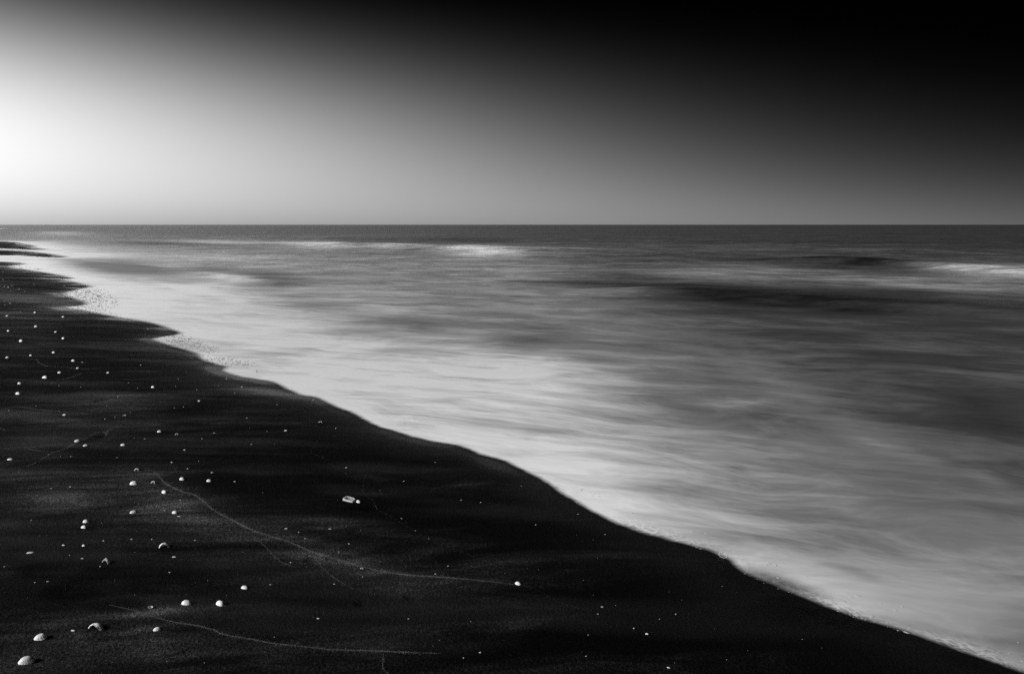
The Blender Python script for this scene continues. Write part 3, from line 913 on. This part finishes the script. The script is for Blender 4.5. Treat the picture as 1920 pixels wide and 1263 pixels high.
for k, ((px, py, wpx), x, y, z) in enumerate(zip(FRAG, *drops(_fp[:, 0], _fp[:, 1] + 0.4))):
    x, y, z = float(x), float(y), float(z)
    w = wpx * scale_at(y, z) * 0.5
    o = bpy.data.objects.new('shell_fragment', bm_shapes[k % 7])
    col.objects.link(o)
    o.location = (x, y, z - 0.1 * w)
    o.scale = (w, w, w * 0.9)
    o.rotation_euler = (R.uniform(-0.2, 0.2), R.uniform(-0.2, 0.2), R.uniform(-0.7, 0.7))
    tag(o, 'tiny pale shell fragment scattered on the black sand', 'shell fragment', 'tiny shell fragments scattered on the black sand')

# grit too small to count
rng = np.random.default_rng(11)
gx, gy = at(rng.uniform(-60, 1900, 1300), 500 + 770 * rng.random(1300) ** 1.0, 0.08).T
gsd = land_sd(gx, gy)
ok = gsd > 0.08
gx, gy, gsd = gx[ok], gy[ok], gsd[ok]
keep = rng.random(gx.size) < 0.18 + 0.6 * sstep(0.5, 4, gsd)
gx, gy = gx[keep], gy[keep]
V, F = grain_mesh(gx, gy, beach_z(gx, gy), (0.0009 + 0.00035 * gy) * (0.4 + 1.1 * rng.random(gx.size) ** 2), rng)
tag(mesh_obj('shell_grit', V, F, m_chip, False), 'fine pale shell grit dusting the black sand', 'shell grit', kind='stuff')

# ------------------------------------------------------------------ oblong piece of driftwood with a hollow
m_drift = plain('bleached_wood', 0.38, 0.8, 0.2, 0.45, 70)
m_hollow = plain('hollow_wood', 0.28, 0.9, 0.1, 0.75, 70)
x, y, z = drop(655.5, 938)
pm = scale_at(y, z)
Lh, Wh = 12.6 * pm, 11.5 * pm
root = bpy.data.objects.new('driftwood', None)
col.objects.link(root)
root.location = (x, y, z)
root.rotation_euler = (0.10, 0.05, math.radians(-27))
tag(root, 'oblong bleached piece of driftwood with a dark hollow, touching a white shell', 'driftwood')
rw = random.Random(9)
n = 40


def outline(k, jit):
    pts = []
    for i in range(n):
        a = 2 * math.pi * i / n
        c, s = math.cos(a), math.sin(a)
        X = math.copysign(abs(c) ** 0.45, c) * Lh * k
        Y = math.copysign(abs(s) ** 0.55, s) * Wh * 0.62 * (k if k == 1 else k * 0.9) * (1 - 0.10 * c)
        pts.append((X * (1 + rw.uniform(-jit, jit)), Y * (1 + rw.uniform(-jit, jit))))
    return pts


hh = 0.013
rings = [(1.0, -0.1, .02), (1.02, 0.45, .03), (0.97, 0.9, .03), (0.88, 1.0, .03), (0.76, 0.97, .04), (0.64, 0.84, .05)]
V = [(px_, py_, hh * zz * (1 + rw.uniform(-.08, .08))) for k, zz, j in rings for px_, py_ in outline(k, j)]
F = [(r * n + i, r * n + (i + 1) % n, (r + 1) * n + (i + 1) % n, (r + 1) * n + i) for r in range(len(rings) - 1) for i in range(n)]
mesh_obj('rim', V, F, m_drift, True, parent=root)
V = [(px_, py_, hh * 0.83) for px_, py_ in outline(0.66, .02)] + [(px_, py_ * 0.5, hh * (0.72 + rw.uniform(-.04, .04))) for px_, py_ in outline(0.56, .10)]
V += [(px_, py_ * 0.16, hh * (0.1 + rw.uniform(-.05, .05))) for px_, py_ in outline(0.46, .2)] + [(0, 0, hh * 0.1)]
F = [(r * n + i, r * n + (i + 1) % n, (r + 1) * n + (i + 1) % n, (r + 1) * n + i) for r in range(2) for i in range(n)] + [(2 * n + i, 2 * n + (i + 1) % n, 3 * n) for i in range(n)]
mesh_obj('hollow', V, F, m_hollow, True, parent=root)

# ------------------------------------------------------------------ twig standing in the wash
m_twig = plain('dark_twig', 0.03, 0.8, 0.2, 0.4, 80)
p = at(482, 698)
pm = scale_at(p[1])
segs = [(0.3, 0.0, -0.4), (0.0, 0.0, 1.2), (-0.35, 0.1, 3.0), (-0.2, 0.0, 5.4)]
V, F = [], []
for i, (a, b, c) in enumerate(segs):
    r = (0.55, 0.5, 0.42, 0.2)[i] * pm
    V += [(a * pm + r * math.cos(t), b * pm + r * math.sin(t), c * pm) for t in np.linspace(0, 2 * math.pi, 7)[:-1]]
for i in range(3):
    F += [(i * 6 + j, i * 6 + (j + 1) % 6, (i + 1) * 6 + (j + 1) % 6, (i + 1) * 6 + j) for j in range(6)]
F.append(tuple(18 + j for j in range(6)))
o = mesh_obj('twig', V, F, m_twig, True)
o.location = (p[0], p[1], 0.0)
tag(o, 'thin dark twig sticking up from the white wash tongue', 'twig')

# ------------------------------------------------------------------ foam flecks along the near waterline and dark lumps in the film
def blobs(xs, ys, zs, a, b, h, ang, rng, n=9):
    k = xs.size
    th = np.linspace(0, 2 * np.pi, n, endpoint=False)
    rr = 0.65 + 0.6 * rng.random((k, n))
    ex, ey = a[:, None] * rr * np.cos(th), b[:, None] * rr * np.sin(th)
    ca, sa = np.cos(ang)[:, None], np.sin(ang)[:, None]
    X, Y = xs[:, None] + ca * ex - sa * ey, ys[:, None] + sa * ex + ca * ey
    X2, Y2 = xs[:, None] + 0.6 * (X - xs[:, None]), ys[:, None] + 0.6 * (Y - ys[:, None])
    V = np.concatenate([np.stack([X, Y, np.broadcast_to(zs[:, None] - 0.1 * h[:, None], X.shape)], -1),
                        np.stack([X2, Y2, np.broadcast_to((zs + 0.8 * h)[:, None], X.shape)], -1),
                        np.stack([xs, ys, zs + h], -1)[:, None]], 1)
    f = []
    for i in range(n):
        j = (i + 1) % n
        f += [(i, j, n + j), (i, n + j, n + i), (n + i, n + j, 2 * n)]
    F = (np.arange(k)[:, None, None] * (2 * n + 1) + np.array(f)).reshape(-1, 3)
    return V.reshape(-1, 3), F


m_foam = plain('foam', 0.5, 0.7, 0.2, 0.3, 120)
rng = np.random.default_rng(21)
near = SHORE[(SHORE[:, 0] > 0.2) & (SHORE[:, 1] < 5.2)]
seg = np.hypot(*np.diff(near, axis=0).T)
cum = np.concatenate([[0], np.cumsum(seg)])
k = 700
s = rng.random(k) * cum[-1]
fx, fy = np.interp(s, cum, near[:, 0]), np.interp(s, cum, near[:, 1])
clump = perlin(s * 5.0, s * 0 + 8.8) + 0.6 * perlin(s * 17, s * 0 + 1.8)
edge = rng.random(k) < 0.45
o_ = np.where(edge, 0.022 + 0.014 * rng.random(k), 0.03 + 0.20 * rng.random(k) ** 1.7)
tx, ty = np.gradient(np.interp(np.linspace(0, cum[-1], 400), cum, near[:, 0])), np.gradient(np.interp(np.linspace(0, cum[-1], 400), cum, near[:, 1]))
ii = np.clip((s / cum[-1] * 399).astype(int), 0, 399)
ang = np.arctan2(ty[ii], tx[ii])
nx, ny = -np.sin(ang), np.cos(ang)
test = land_sd(fx + nx * 0.02, fy + ny * 0.02) > 0
nx, ny = np.where(test, -nx, nx), np.where(test, -ny, ny)
fx, fy = fx + nx * o_, fy + ny * o_
keep = (rng.random(k) < np.clip(0.35 + 1.6 * clump, 0.02, 1))
sz = np.where(edge, 0.0013, 0.0028) * (0.4 + 1.8 * rng.random(k) ** 3)
V1, F1 = blobs(fx[keep], fy[keep], np.full(keep.sum(), 0.001), (sz * 2.2)[keep], sz[keep] * 0.8, sz[keep] * 0.14, (ang + rng.normal(size=k) * 0.25)[keep], rng)
c = at(1356, 1041)
pm = scale_at(c[1])
th = np.linspace(0, 2 * np.pi, 34)
V2, F2 = blobs(c[0] + 7.2 * pm * np.cos(th), c[1] + 9.5 * pm * np.sin(th), np.full(34, 0.001), np.full(34, 0.9 * pm), np.full(34, 0.6 * pm), np.full(34, 0.0012), th * 0, rng)
tag(mesh_obj('foam_flecks', np.vstack([V1, V2]), np.vstack([F1, F2 + len(V1)]), m_foam, True), 'white foam flecks along the near edge of the water', 'foam', kind='stuff')

m_lump = plain('wet_dark_sand', 0.07, 0.7, 0.15)
rng = np.random.default_rng(31)
LX, LY = [], []
for (cx_, cy_, lx, ly, sh, cnt) in [(165, 556, 62, 10, 24, 1500), (175, 584, 66, 12, 9, 500), (345, 640, 75, 20, 14, 1300), (425, 677, 62, 8, 10, 600), (225, 597, 60, 12, 3, 90), (50, 502, 60, 6, 2.5, 60)]:
    u, v_ = rng.uniform(-1, 1, cnt), rng.uniform(-1, 1, cnt)
    q = rng.random(cnt) > (u * u + v_ * v_)                       # thinning out towards the rim
    LX.append(cx_ + u[q] * lx)
    LY.append(cy_ + u[q] * ly + v_[q] * sh)
p = at(np.concatenate(LX), np.concatenate(LY))
sdv = land_sd(p[:, 0], p[:, 1])
ok = (sdv < -0.03) & (sdv > -1.6)
p = p[ok]
pm = scale_at(p[:, 1])
k = len(p)
V, F = blobs(p[:, 0], p[:, 1], np.full(k, -0.001), pm * (0.5 + 1.8 * rng.random(k) ** 2), pm * (0.8 + 2.4 * rng.random(k) ** 2), pm * rng.uniform(0.15, 0.6, k), rng.normal(size=k) * 0.3, rng, 7)
tag(mesh_obj('sand_lumps', V, F, m_lump, True), 'dark sand lumps speckling the thin white wash', 'sand lumps', kind='stuff')
